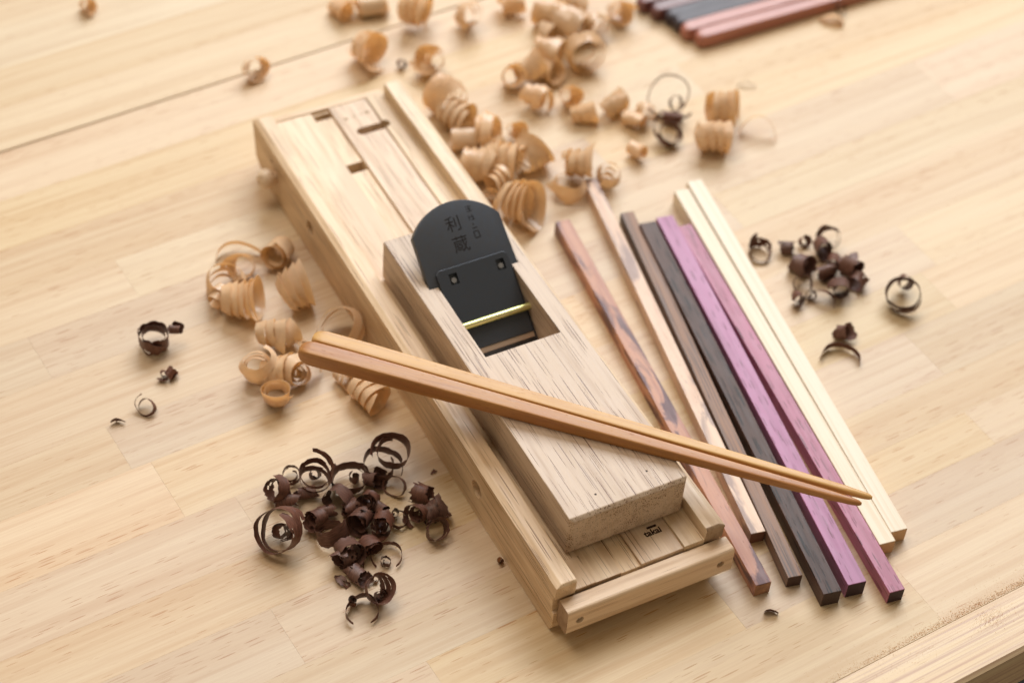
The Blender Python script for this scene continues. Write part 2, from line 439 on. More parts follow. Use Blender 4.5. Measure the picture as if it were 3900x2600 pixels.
def text_mesh(body, size, bold=0.0):
    cu = bpy.data.curves.new('txt', 'FONT'); cu.body = body; cu.size = size; cu.align_x = 'CENTER'; cu.align_y = 'CENTER'
    cu.extrude = .0006 * size; cu.offset = bold; cu.resolution_u = 3
    o = bpy.data.objects.new('txt', cu); col.objects.link(o)
    dg = bpy.context.evaluated_depsgraph_get(); dg.update()
    me = bpy.data.meshes.new_from_object(o.evaluated_get(dg))
    bpy.data.objects.remove(o)
    me.materials.clear()
    return me
me = text_mesh('takai', 4.9 * S, .00014)
o = jp('stamped_lettering', me, M['burn']); o.location = Vector((61.8 - 46, 14.6 - 180, FZ + .36)) * S
jp('stamped_bar', mesh_bm(box_bm(60.2, 65.4, 17.0, 18.3, FZ + .28, FZ + .36)), M['burn'])

# stop block across the front with two counterbored screws
bm = prism_bm([(-10.3, 10.1), (-9.9, 9.3), (-9.1, 8.8), (-1.5, 8.8), (-1.05, 9.2), (-1.05, 24.8), (-1.5, 25.2), (-8.9, 25.2), (-9.6, 24.9), (-10.05, 24.3), (-10.3, 23.6)], 2.1, 93.6)
bm.normal_update()
for f in bm.faces:
    if abs(f.normal.x) > .9: f.material_index = 1
front = [f for f in bm.faces if f.normal.y < -.99][0]
rim = list(front.edges)
bmesh.ops.delete(bm, geom=[front], context='FACES_ONLY')
for hx, hz in ((9.0, 17.0), (86.6, 17.4)):          # counterbores, open at the front
    a_ = [bm.verts.new((hx + 2.1 * math.cos(2 * math.pi * k / 24), -10.3, hz + 2.1 * math.sin(2 * math.pi * k / 24))) for k in range(24)]
    c_ = [bm.verts.new((v.co.x, -7.6, v.co.z)) for v in a_]
    for k in range(24):
        rim.append(bm.edges.new((a_[k], a_[(k + 1) % 24])))
    for k in range(24): bm.faces.new((a_[k], c_[k], c_[(k + 1) % 24], a_[(k + 1) % 24]))
    bm.faces.new(c_)
bmesh.ops.triangle_fill(bm, use_beauty=True, edges=rim, normal=(0, -1, 0))
me = mesh_bm(bm)
stop = jp('stop_block', me, [M['oak_cleat'], M['oak_end_jig']])
for x, z in ((9.0, 17.0), (86.6, 17.4)):
    bm = cyl_bm((x, -8.9, z), (x, -7.7, z), 1.6, 20)
    me = mesh_bm(bm)
    sc_ = jp('screw', me, M['screw'], stop)
    for dx, dz in ((1.1, .22), (.22, 1.1)):
        jp('screw_slot', mesh_bm(box_bm(x - dx, x + dx, -8.93 - dx * .01, -8.8, z - dz, z + dz)), M['black'], stop)

# turned peg sticking out of the left rail
def lathe_bm(prof_, seg=24):
    bm = bmesh.new(); rings = []
    for x, r in prof_:
        if r < 1e-6: rings.append([bm.verts.new((x, 0, 0))]); continue
        rings.append([bm.verts.new((x, r * math.cos(2 * math.pi * k / seg), r * math.sin(2 * math.pi * k / seg))) for k in range(seg)])
    for a, b in zip(rings, rings[1:]):
        for k in range(seg):
            k2 = (k + 1) % seg
            if len(a) == 1: bm.faces.new((a[0], b[k], b[k2]))
            elif len(b) == 1: bm.faces.new((a[k], b[0], a[k2]))
            else: bm.faces.new((a[k], b[k], b[k2], a[k2]))
    return bm
bm = lathe_bm([(5, 0), (5, 3), (-1, 3), (-1.8, 4.2), (-3.2, 5.3), (-5.6, 5.8), (-8, 5.2), (-9.7, 3.8), (-10.7, 1.9), (-11, 0)])
bm.transform(Matrix.Translation((0, 332.5, 18.0)))
jp('peg', mesh_bm(bm, smooth=50), M['oak_cleat'])

# ------------------------------------------------------------------ hand plane
PX0, PX1, PY0, PY1, PZ0, PZ1 = 16.6, 80.9, 18.75, 225.6, FZ + 1.45, 53.3
plane = empty('hand_plane', ((PX0 + PX1) / 2, (PY0 + PY1) / 2, PZ0), 'wooden pull plane of greyish oak with black steel blade, sitting in the jig', 'hand plane')
P0 = -Vector(((PX0 + PX1) / 2, (PY0 + PY1) / 2, PZ0))
def pp(name, me, mat, parent=None):
    o = link(name, me, mat)
    if parent is None: o.parent = plane; o.location = P0 * S
    else: o.parent = parent
    return o
TH = math.radians(36.5)
YB, ZB = 183.8, PZ1                      # where the blade face crosses the top of the body
CX = 49.1                                 # blade centre line
ex = Vector((1, 0, 0)); es_ = Vector((0, math.cos(TH), math.sin(TH))); en = Vector((0, -math.sin(TH), math.cos(TH)))
def bl(x, s, n=0.0): return Vector((CX + x, YB, ZB)) + es_ * s + en * n

bm = box_bm(PX0, PX1, PY0, PY1, PZ0, PZ1, 0, sel=lambda e: all(v.co.y < PY0 + 1 for v in e.verts), selbev=1.7)
e2 = [e for e in bm.edges if e.calc_face_angle(0) > .4]
bmesh.ops.bevel(bm, geom=e2, offset=.5, segments=2, profile=.6, affect='EDGES', clamp_overlap=True)
bm.normal_update()
for f in bm.faces:
    if f.normal.y < -.5: f.material_index = 1
    elif f.normal.y > .9: f.material_index = 1
body = mesh_bm(bm)
body.materials.append(M['oak_plane']); body.materials.append(M['oak_end'])
# throat (open at the top), mouth through the sole
throat = prism_bm([(129.2, 60), (129.2, 43), (146.2, 29.4), (146.2, 20), (153.5, 20),
                   tuple(bl(0, -42, -1.0).yz), tuple(bl(0, 12, -1.0).yz)], 28.0, 70.9)
slot = prism_bm([tuple(bl(0, -43, .35).yz), tuple(bl(0, 30, .35).yz), tuple(bl(0, 30, -6.2).yz), tuple(bl(0, -43, -3.4).yz)], 23.2, 75.0)
body = cut(body, throat, slot); body.materials.clear()
pb = pp('body', body, [M['oak_plane'], M['oak_end']])
# rays showing on the front end grain
rr = random.Random(5)
for i in range(15):
    x = PX0 + 4 + i * 4.0 + rr.uniform(-1.2, 1.2)
    dx = rr.uniform(1.0, 3.2) + i * .12
    z1_, z0_ = PZ1 - 2.2 - rr.uniform(0, 2), PZ0 + 2.2 + rr.uniform(0, 8)
    bm = bmesh.new(); prev = None; wd_ = rr.uniform(.12, .22)
    for k in range(6):
        t = k / 5; z = z1_ + (z0_ - z1_) * t; xx = x + dx * t ** 1.6 + math.sin(t * 5 + i) * .18
        a = bm.verts.new((xx - wd_, PY0 - .06, z)); b = bm.verts.new((xx + wd_, PY0 - .06, z))
        if prev: bm.faces.new((prev[0], prev[1], b, a))
        prev = (a, b)
    pp('ray_fleck', mesh_bm(bm), M['ray'], pb)

# blade: rounded head, tapering slab
hw = 25.7
out = []
out += [(-hw + .5, -42.5), (hw - .5, -42.5), (hw, 0), (hw - .6, 27.6)]
n = 18
for k in range(1, n):
    t = k / n; ch = hw - .6; R_ = (ch * ch + 13.2 ** 2) / (2 * 13.2); ah = math.asin(ch / R_)
    a = ah * (1 - 2 * t); out.append((R_ * math.sin(a), 27.6 + R_ * math.cos(a) - (R_ - 13.2)))
out += [(-hw + .6, 27.6), (-hw, 0)]
def slab(outline, t0, t1, bev, top=0.0):
    bm = bmesh.new()
    a = [bm.verts.new(bl(x, s, top)) for x, s in outline]
    b = [bm.verts.new(bl(x, s, top - (t0 + (t1 - t0) * (s + 42) / 83))) for x, s in outline]
    bm.faces.new(a); bm.faces.new(list(reversed(b))); m = len(outline)
    for i in range(m): bm.faces.new((a[i], b[i], b[(i + 1) % m], a[(i + 1) % m]))
    bmesh.ops.recalc_face_normals(bm, faces=bm.faces)
    if bev:
        e3 = [e for e in bm.edges if e.calc_face_angle(0) > .7]
        bmesh.ops.bevel(bm, geom=e3, offset=bev, segments=2, profile=.5, affect='EDGES', clamp_overlap=True)
    return bm
blade = pp('blade', mesh_bm(slab(out, 2.6, 5.4, .55), smooth=40), M['iron'])
# stamped characters
def stroke(pts, wd_, name, parent):
    bm = bmesh.new(); prev = None
    for i, (x, s) in enumerate(pts):
        p = Vector((x, s)); q = Vector(pts[min(i + 1, len(pts) - 1)]); r_ = Vector(pts[max(i - 1, 0)])
        d = (q - r_).normalized(); nn = Vector((-d.y, d.x)) * wd_ * (1 if 0 < i < len(pts) - 1 else .75)
        a = bm.verts.new(bl(p.x + nn.x, p.y + nn.y, .06)); b = bm.verts.new(bl(p.x - nn.x, p.y - nn.y, .06))
        if prev: bm.faces.new((prev[0], prev[1], b, a))
        prev = (a, b)
    return pp(name, mesh_bm(bm), M['glyph'], parent)
rotB = Matrix((ex, es_, en)).transposed().to_4x4()
def glyph(ch, x, s, size, bold=0.0):
    me = text_mesh(ch, size * S, bold)
    me.transform(Matrix.Translation(bl(x, s, .05) * S) @ rotB)
    return pp('stamped_character', me, M['glyph'], blade)
glyph('\u5229', -1.4, 28.2, 8.8, .0)
glyph('\u8535', -1.0, 17.0, 9.2, .0)
for k, (dx, ds) in enumerate([((-1.6, 1.2), (1.8, 1.0)), ((-1.4, 0), (1.4, -.2)), ((.2, 1.6), (.1, -1.6)), ((-1.6, -1.4), (1.6, -1.3))]):
    stroke([(9.4 + dx[0], 34.2 + dx[1]), (9.4 + ds[0], 34.2 + ds[1])], .22, 'stamped_character', blade)
for k, (dx, ds) in enumerate([((-1.4, 1.4), (-1.3, -1.5)), ((-1.4, .2), (1.6, .3)), ((.4, 1.5), (1.2, -1.6)), ((-.2, -1.4), (1.5, -1.2))]):
    stroke([(9.3 + dx[0], 29.4 + dx[1]), (9.3 + ds[0], 29.4 + ds[1])], .22, 'stamped_character', blade)
stroke([(8.9, 26.2), (9.2, 25.0)], .28, 'stamped_character', blade)
stroke([(8.0, 23.6), (10.6, 23.7)], .30, 'stamped_character', blade)
for a, b in (((7.8, 21.8), (7.9, 18.2)), ((7.8, 21.8), (10.4, 21.9)), ((10.4, 21.9), (10.6, 18.6)), ((7.9, 18.2), (11.0, 18.5))):
    stroke([a, b], .28, 'stamped_character', blade)

# chip breaker lying on the blade, its upper corners rounded, two square holes with studs
cb = [(-20.2, -37.2), (20.2, -37.2), (20.7, 5.4), (18.9, 7.4), (-18.9, 7.4), (-20.7, 5.4)]
me = mesh_bm(slab(cb, 2.2, 2.2, .35, 2.5)); me.materials.append(M['iron2'])
holes = [(-12.0, 1.2), (15.2, 1.2)]
cc = []
for x, s in holes:
    bm = bmesh.new(); a = []
    for q in (3.2, .35):
        a.append([bm.verts.new(bl(x + dx, s + ds, q)) for dx, ds in ((-2.3, -2.9), (2.3, -2.9), (2.3, 2.9), (-2.3, 2.9))])
    bm.faces.new(a[0]); bm.faces.new(list(reversed(a[1])))
    for i in range(4): bm.faces.new((a[0][i], a[1][i], a[1][(i + 1) % 4], a[0][(i + 1) % 4]))
    bmesh.ops.recalc_face_normals(bm, faces=bm.faces); cc.append(bm)
me = cut(me, *cc); me.materials.clear()
breaker = pp('chip_breaker', me, M['iron2'])
for x, s in holes:
    pp('stud', mesh_bm(cyl_bm(bl(x - .1, s - .7, .4), bl(x - .1, s - .7, 2.3), 1.45, 16), smooth=40), M['stud'], breaker)
# ground bevel of the breaker near the edge
me = mesh_bm(slab([(-20.1, -40.0), (20.1, -40.0), (20.1, -37.25), (-20.1, -37.25)], 1.4, 1.4, .15, 2.0))
pp('breaker_bevel', me, M['steel'], breaker)
# retaining rod across the throat
pp('retaining_rod', mesh_bm(cyl_bm(bl(-21.6, -24.2, 4.4), bl(22.2, -24.2, 4.4), 1.85, 24), smooth=50), M['rod'])
# small dark knots on the left cheek and top
for p in ((PX0 - .02, 121.0, 43.5), ):
    bm = lathe_bm([(0, 0), (0, .9)], 10); bm.transform(Matrix.Translation(p) @ Matrix.Diagonal((1, 2.2, 1, 1)))
    pp('knot', mesh_bm(bm), M['black'], pb)
for x, y in ((35.2, 28.6), (64.6, 31.0)):
    bm = box_bm(x - .5, x + .5, y - .5, y + .5, PZ1 + .0, PZ1 + .05); pp('fleck', mesh_bm(bm), M['black'], pb)

# ------------------------------------------------------------------ square blanks beside the jig
def stick(x, y, ang, l, wd_, h, mat, endmat, label):
    bm = box_bm(0, wd_, 0, l, 0, h, .22, 1)
    bm.normal_update()
    for f in bm.faces:
        if abs(f.normal.y) > .9: f.material_index = 1
    o = link('wooden_stick', mesh_bm(bm), [M[mat], M[endmat]], None, (x, y, 0))
    o.rotation_euler = (0, 0, math.radians(ang - 90))
    return tag(o, label, 'stick', 'square wooden blanks lying side by side')
stick(157.44, -54.63, 81.914, 269.7, 8.49, 8.58, 'plum', 'purple_end', 'reddish purple square stick lying apart beside the pine sticks')
stick(140.59, -42.91, 80.061, 269.3, 10.00, 9.98, 'purple', 'purple_end', 'bright purple square stick beside the black brown one')
stick(126.76, -42.42, 79.459, 269.2, 9.64, 9.63, 'wenge', 'wenge_end', 'black brown square stick with long pores beside the bright purple one')
stick(117.57, -25.47, 78.310, 267.1, 7.73, 7.72, 'ebony', 'ebony_end', 'thin grey and brown striped square stick')
stick(100.03, -23.42, 82.894, 269.4, 8.60, 8.54, 'red', 'red_end', 'red brown figured square stick nearest the jig')
stick(115.42, 5.32, 79.161, 268.9, 7.83, 7.82, 'walnut', 'walnut_end', 'light tan figured stick, set farther back than the others')
stick(169.89, -27.99, 81.678, 269.5, 8.88, 8.92, 'pine', 'pine_end', 'white pine stick touching the reddish purple one')
stick(179.40, -24.12, 81.421, 269.7, 9.21, 9.24, 'pine', 'pine_end', 'white pine stick on the outer right of the row')

# ------------------------------------------------------------------ chopsticks
def chopstick(p_blunt, p_tip, zrest, w0, w1, mat, label, group, roll=0.0, zrest1=None, round_=.22):
    a = Vector((*p_blunt, 0)); b = Vector((*p_tip, 0)); d = b - a; L = d.length
    bm = bmesh.new(); rings = []; seg = 40
    st = [(0, .62, 3), (.004, .82, 4), (.010, .94, 6), (.022, 1.0, 10)] + [(t / 20, 1.0, 10 - 7.6 * max(0, (t / 20 - .45)) / .55) for t in range(1, 20)] + [(.965, 1.0, 2.2), (.985, .92, 2), (.995, .72, 2), (1.0, .35, 2)]
    for t, f, ex_ in st:
        tt = max(0.0, (t - .10) / .9)
        hw_ = (w0 + (w1 - w0) * (tt ** 1.1)) / 2
        hz = hw_
        ring = []
        for k in range(seg):
            an = 2 * math.pi * (k + .5) / seg; c, s_ = math.cos(an), math.sin(an)
            yy = math.copysign(abs(c) ** (2 / ex_), c) * hw_ * f; zz = math.copysign(abs(s_) ** (2 / ex_), s_) * hz * f
            ring.append(bm.verts.new((t * L, yy, hz + zz)))
        rings.append(ring)
    for r0, r1 in zip(rings, rings[1:]):
        for k in range(seg): bm.faces.new((r0[k], r1[k], r1[(k + 1) % seg], r0[(k + 1) % seg]))
    bm.faces.new(rings[0]); bm.faces.new(list(reversed(rings[-1])))
    o = link('chopstick', mesh_bm(bm, smooth=28), M[mat], None, (a.x, a.y, zrest))
    o.rotation_euler = (0, 0, math.atan2(d.y, d.x))
    return tag(o, label, 'chopstick', group)
GC = 'finished pair of chopsticks across the plane'
chopstick((-56.0, 167.0), (146.9, -30.7), PZ1 + .05, 9.2, 3.8, 'cherry', 'red brown chopstick lying across the plane, the nearer of the pair', GC)
chopstick((-46.8, 172.0), (153.7, -29.7), PZ1 + .05, 8.4, 3.8, 'gold', 'golden yellow chopstick lying across the plane, the farther of the pair', GC)
GK = 'bundle of dark finished chopsticks at the back'
for x, y, mt, lab in ((280.6, 404.6, 'c_maroon', 'maroon chopstick at the back, farthest of the bundle at the top edge'),
                      (284.6, 394.0, 'c_maroon', 'maroon chopstick next to the black pair in the back bundle'),
                      (290.2, 385.2, 'c_black', 'black chopstick touching the maroon ones in the back bundle'),
                      (291.6, 377.6, 'c_black', 'black chopstick touching the rosewood ones in the back bundle'),
                      (292.4, 369.0, 'c_rose', 'reddish rosewood chopstick beside the black ones in the bundle'),
                      (297.0, 359.4, 'c_rose', 'reddish rosewood chopstick nearest to the camera in the back bundle')):
    chopstick((x, y), (x + 275, y + 1.0), .05, 9.4, 5.0, mt, lab, GK)

# ------------------------------------------------------------------ shavings
G=['dark shavings heaped left of the jig',
 'dark curls strewn at the far left',
 'pale shavings left of the jig',
 'pale shavings behind the jig',
 'mixed shavings behind the sticks',
 'pale shavings at the back of the bench',
 'dark curls right of the pine sticks',
 'loose chips near the bench edge']
SHAVINGS=[
# x,y,base z,axis azimuth,axis tilt,radius,ribbon width,turns,pitch,inner radius,raggedness,wood,label,group
(-95,101.6,0,-148,36,11.33,6.44,2.1,5.7,0.92,0.5,'d','largest dark brown ring curl, upright at left edge of the dark heap',0),
(-93.6,103.4,1.5,-76,35,5.19,6.44,1.9,2.48,0.5,0.8,'d','small torn dark curl inside the largest dark ring',0),
(-65.4,127,0,-101,76,8.5,4.68,2.3,6.81,0.86,0.6,'d','double looped dark ring with open centre at top of the dark heap',0),
(-64.1,131,1.5,-89,55,3.3,6.3,1.8,0.74,0.5,0.6,'d','tight little dark roll inside the double looped ring',0),
(-85.8,129.4,0,-171,35,6.61,7.7,1.5,1.49,0.75,0.7,'d','wide ragged dark curl just above the largest dark ring',0),
(-74,137.6,0,-130,72,5.43,4.32,1.5,1.48,0.6,0.9,'d','thin frayed dark curl between two larger dark rings, top left of heap',0),
(-72.3,123.9,0,-13,0,3.19,9.8,1.6,1.49,0.6,0.3,'d','stubby lying dark roll below the double looped ring',0),
(-82.4,123,0,-25,10,3.3,9.8,1.2,0.62,0.6,0.6,'d','short flat dark curl touching top of the largest dark ring',0),
(-49.5,122.7,0,-110,80,8.73,6.72,1.25,1.24,0.92,0.4,'d','broad dark hoop standing at top centre of the dark heap',0),
(-47.4,120.8,1,-114,70,2.6,8.4,1.3,0.5,0.5,0.5,'d','narrow upright dark roll standing inside the broad hoop',0),
(-60.2,111.9,0,-139,25,6.37,11.9,0.8,0.74,0.9,0.5,'d','wide dark sheet curl with slits, upper middle of the heap',0),
(-26.4,123.3,7,-100,78,8.97,6.44,1.3,1.49,0.9,0.5,'d','dark band loop topmost at upper right of the heap',0),
(-31.3,122.2,1.5,-119,82,8.73,6.44,1.2,1.24,0.9,0.5,'d','dark band loop directly under the topmost loop of the heap',0),
(-37.5,116.7,0,-51,15,4.96,8.4,1.5,2.48,0.6,0.7,'d','crumpled dark roll beneath the two band loops',0),
(-30.2,109.4,0,-152,45,6.14,3.6,1.15,2.07,0.9,0.8,'d','thin open dark ring at right below the band loops',0),
(-47.5,103.8,2,-140,20,5.43,8.4,3.4,0.62,0.25,0.3,'d','tight dark spiral roll facing the camera, centre of the heap',0),
(-75,104.5,0,-164,15,4.96,9.1,2,1.74,0.45,0.4,'d','wide dark roll with open left end, left middle of heap',0),
(-68.9,107.9,1,-10,5,3.78,8.4,1.1,0.99,0.6,0.5,'d','small dark curl behind the wide open ended roll',0),
(-71,95,0,104,68,6.84,7.56,1.3,0.99,0.9,0.3,'d','smooth dark hoop tilted up, lower left of the heap',0),
(-56.5,94.4,0,-142,15,5.66,10.08,2,1.74,0.55,0.5,'d','thick dark roll with torn edge, middle of the heap',0),
(-55.9,105.4,1,-166,5,4.01,9.8,1.4,1.24,0.6,0.5,'d','dark roll tucked behind the thick torn roll',0),
(-47.2,88.1,0,-128,18,5.9,10.5,2.4,1.98,0.4,0.8,'d','bulky ragged dark roll at right of the heap centre',0),
(-44.7,97.9,1,-72,10,4.25,8.4,1.4,1.24,0.6,0.5,'d','small dark roll above the bulky ragged roll',0),
(-58.1,80.7,0,-87,18,5.43,8.4,2.6,1.12,0.4,0.3,'d','ribbed dark roll with open end facing lower right',0),
(-69,78.9,0,-88,18,7.32,8.68,2,2.48,0.6,0.5,'d','broad dark roll at lower middle of the heap',0),
(-73.3,77.9,0,-169,5,4.72,9.1,1.2,1.74,0.7,0.8,'d','torn dark curl at the foot of the broad lower roll',0),
(-37.3,89.5,0,-106,78,4.6,3.36,0.95,1.24,0.8,0.8,'d','small open dark hook between heap and right hand clump',0),
(-37.7,93.3,0,-115,60,2.12,5.6,1.4,0.5,0.5,0.5,'d','tiny upright dark roll beside the small open hook',0),
(-21.6,96.4,1.5,-52,10,5.66,10.5,1.7,1.49,0.6,0.9,'d','ragged dark roll topmost of the right hand dark clump',0),
(-29.8,86.9,0,-163,25,5.9,5.6,2.2,2.48,0.5,0.9,'d','frayed dark curl at left of the right hand dark clump',0),
(-19.7,84.4,0,-4,20,6.14,5.4,3,3.55,0.7,0.5,'d','multi looped dark curl at right of the right hand clump',0),
(-23.8,73.5,0,-81,55,5.66,6.48,1.2,1.18,0.85,0.5,'d','open dark ring lowest of the right hand dark clump',0),
(-52,72.2,0,-115,80,7.55,3.64,0.78,0.74,0.95,0.7,'d','hook shaped thin dark shaving lying alone below the heap',0),
(-54.2,69,0,-115,75,2.6,3.96,1.3,0.59,0.6,0.7,'d','tiny coil at the end of the lone hook shaped shaving',0),
(-69.9,65.9,0,-72,5,4.6,7,1.8,5.21,0.6,0.8,'d','twisted dark shaving winding down from the heap',0),
(-77.5,67.8,0,-157,0,11,7,0.13,0,1,0.8,'d','almost flat dark strip left of the twisted shaving',0),
(-65.7,50.2,0,-73,45,6.61,3.42,2.6,3.55,0.8,0.5,'d','wiry dark coil of several loops near bottom of the heap',0),
(-65.6,50,0.8,-89,50,3.42,4.32,2.4,0.89,0.3,0.5,'d','small inner spiral inside the wiry dark coil',0),
(-58,53.2,0,-97,45,1.89,1.96,1.6,0.99,0.5,0.9,'a','tiny amber coloured curl right of the wiry dark coil',0),
(-62.9,61.8,0,-97,45,1.77,1.96,1.4,0.99,0.5,0.9,'a','tiny amber coloured curl above the wiry dark coil',0),
(-77,47.2,0,-115,78,7.79,5.6,0.82,0.74,0.95,0.6,'d','lowest dark shaving, a wide open letter C shape',0),
(-79.2,53,0,-114,75,2.36,6.44,1.8,0.37,0.4,0.3,'d','small rolled end at left of the C shaped shaving',0),
(-7.2,112.4,0,-64,0,4,2.8,0.15,0,1,0.9,'d','small loose dark chip near the jig beside the heap',0),
(-64,73.3,0,-25,0,5,1.96,0.12,0,1,0.9,'d','tiny dark splinter below the broad lower roll',0),
(-103.9,251.2,0,-109,80,8.26,7.84,1.9,1.24,0.8,0.6,'d','lone dark curl standing like a cup at far left',1),
(-92.1,249.5,8,-32,5,2.83,7,1.6,0.99,0.5,0.3,'d','small dark roll hooked on the rim of the far left cup',1),
(-103.4,227.9,0,28,20,3.07,5.6,1.3,1.24,0.7,0.5,'d','small reddish brown curl, right of a pair at far left',1),
(-108.3,228,0,-96,30,2.6,4.68,1.3,1.48,0.6,0.6,'d','small reddish brown curl, left of a pair at far left',1),
(-123.9,211.5,0,-140,55,4.96,3.06,1.25,1.04,0.95,0.3,'d','thin dark ring lying alone at far left',1),
(-140.1,208.3,0,-110,70,6,4.48,0.22,0,1,0.9,'d','leftmost dark chip, small and bent like a wing',1),
(-37.8,295.9,0,-112,68,14.3,5.52,0.42,0,1,0.1,'p','flat pale band lying loose at top of the left pale group',2),
(-55,274.2,0,-100,74,8.45,5.6,2.7,4.82,0.82,0.1,'p','pale band standing at the left end of the left pale group',2),
(-43.2,281.6,0,-132,35,7.15,5,2.7,4.3,0.82,0.1,'p','twisted pale ribbon between loose band and standing band',2),
(-60.3,267.7,0,27,20,5.46,5,2.7,4.3,0.7,0.1,'p','short pale curl at lower left end of the long pale helix',2),
(-50.7,251.8,0,-29,4,10.4,5,4.5,4.3,0.82,0.05,'p','long pale helix of wide turns, front of the left pale group',2),
(-24.4,251.8,0,-4,22,11.7,4,3.7,3.44,0.82,0.1,'p','large pale loops at right end of the long helix',2),
(-19.3,284.8,0,-134,18,7.28,15.6,1.8,1.12,0.7,0.1,'p','tall pale roll leaning away, back of the left pale group',2),
(-47.1,224.4,0,-32,5,8.06,5.6,2.7,4.82,0.82,0.1,'p','pale roll above the cup, top of the lower pale group',2),
(-38.4,224.7,0,17,15,6.24,5,2.7,4.3,0.7,0.1,'p','pale curl overlapping right end of the upper pale roll',2),
(-63.2,206.4,0,-129,72,7.8,4,3.7,3.44,0.82,0.1,'p','loose pale coil at left of the lower pale group',2),
(-53.5,201.8,0,-33,12,8.06,5.5,2.8,4.73,0.8,0.1,'p','wide pale band bent over in the lower pale group',2),
(-42.9,196.7,0,-76,28,8.32,7.2,3.2,0.9,0.3,0.05,'p','pale spiral roll showing its coils, right of lower group',2),
(-61.5,186.7,0,-113,72,7.54,10.2,2,0.22,0.62,0.05,'p','upright pale cup shaped curl, lowest of the pale group',2),
(-40,215.9,0,-158,50,6.5,4.8,1.3,1.12,0.8,0.1,'p','thin pale loop above the spiral roll, behind chopstick end',2),
(-13.1,211.9,0,-163,62,12.48,4.6,2.9,3.96,0.8,0.05,'p','wide pale ring between the chopstick ends and the jig',2),
(-16.6,169.4,0,-70,4,7.8,5.6,3.9,4.82,0.82,0.1,'p','pale helix lying against the jig below the chopsticks',2),
(-21.5,185.3,0,-73,10,5.46,4,2.7,3.44,0.8,0.1,'p','small pale curl under the blunt half of the chopsticks',2),
(122.3,363.2,0,-74,6,11,4.4,4.6,3.78,0.82,0.08,'p','long pale helix nearest the far end of the jig rail',3),
(123.2,345.8,0,-65,5,10,5.6,3.3,4.82,0.82,0.08,'p','pale coil below the long helix beside the jig rail',3),
(119.3,330.6,0,-23,3,7.5,15.6,1.5,1.12,0.8,0.05,'p','smooth orange tan roll touching the jig rail',3),
(132.9,326.7,0,-33,12,10.75,5.6,2.7,4.82,0.82,0.08,'p','pale band arched over behind the orange tan roll',3),
(149,322.7,3,-88,30,5.75,4,3.9,3.44,0.5,0.4,'p','frizzy pale tangle above the striped coil',3),
(146.6,302.2,0,20,8,10.75,4,4.6,3.44,0.82,0.05,'p','striped pale coil of many turns, rightmost behind the jig',3),
(129.5,314.1,4,5,20,4,5,2.7,4.3,0.8,0.1,'p','small white lit curl end between the coils behind jig',3),
(113,302.7,0,-48,4,10,4.8,4.1,4.13,0.82,0.05,'p','pale two turn coil against the rail above the blade',3),
(131.2,298,0,-42,8,10,5.6,3.5,4.82,0.82,0.05,'p','pale coil right of the two turn coil behind the jig',3),
(119.8,288,0,26,10,7,5,2.7,4.3,0.8,0.1,'p','golden curl below the pair of pale coils',3),
(109.2,277.1,0,-117,60,5.75,5,2.7,4.3,0.8,0.1,'p','pale loop touching the rail just above the plane blade',3),
(121.6,260.9,0,-56,6,11.5,5.6,4.1,4.82,0.8,0.05,'p','fat pale roll right of the plane blade',3),
(170.5,277.9,3,-33,8,9.5,5.6,3.3,4.82,0.82,0.08,'p','pale roll behind the far end of the light walnut stick',4),
(179.4,266,0,-100,68,6.25,5.5,2.7,4.73,0.8,0.1,'p','pale curl right of the far end of light walnut stick',4),
(153.9,267.7,0,-130,78,9.25,4,2.7,3.44,0.82,0.1,'p','thin golden hoop left of the far end of walnut stick',4),
(220.1,368.6,0,-99,12,11.35,5.6,3.1,4.82,0.82,0.08,'p','big pale roll at right of the back heap',5),
(203.2,379,3,-52,8,8.71,5.6,3.5,4.82,0.82,0.1,'p','pale coil left of the big roll in the back heap',5),
(196.1,366.2,0,-70,10,7.92,5.6,3.1,4.82,0.8,0.1,'p','pink lit curl at the front of the back heap',5),
(183.2,370.9,2,-2,10,7.66,5.6,3.1,4.82,0.8,0.1,'p','golden curl at front left of the back heap',5),
(170.1,368.4,0,-107,40,6.6,5,2.8,4.3,0.7,0.1,'p','leftmost golden curl of the back heap',5),
(175.1,345,0,-63,8,7.13,5.6,2.9,4.82,0.7,0.1,'p','dull pale roll lying just in front of the back heap',5),
(194.1,339.6,0,-96,30,6.07,5.6,2.7,4.82,0.8,0.1,'p','cream curl right of the dull roll before the heap',5),
(226.9,394.4,4,-71,10,8.45,5.6,3.9,4.82,0.8,0.1,'p','white striped coil at the middle of the back heap',5),
(221.1,412.9,0,-52,6,9.24,5,4.3,4.3,0.8,0.1,'p','pale coil with three bright turns, top of back heap',5),
(213.4,398.6,2,-81,12,6.6,5.6,2.9,4.82,0.7,0.1,'p','brown shaded curl within the back heap',5),
(241.7,393.2,0,-93,15,8.45,5.6,3.1,4.82,0.8,0.1,'p','golden roll at upper right of the back heap',5),
(264.7,400.6,0,-94,15,7.39,5.6,3.1,4.82,0.8,0.1,'p','blurred pale curl nearest the ends of the dark chopsticks',5),
(239.3,415.4,0,-43,8,9.24,5.6,3.3,4.82,0.8,0.1,'p','brown gold roll cut by the top edge above the heap',5),
(195.4,321.8,0,-23,8,6.07,5.6,2.7,4.82,0.8,0.1,'p','tan roll lying between the back heap and dark curls',5),
(215.5,323.4,0,9,12,7.39,5.6,2.9,4.82,0.7,0.1,'p','tan pointed curl right of the lying tan roll',5),
(204.1,435.6,0,-23,5,7.26,5.6,2.8,4.82,0.8,0.1,'p','golden roll at top edge left of the back heap',5),
(31.5,437.8,0,-84,30,9.1,6,2.5,1.12,0.35,0.05,'p','pale spiral shaving standing alone on the bench seam',5),
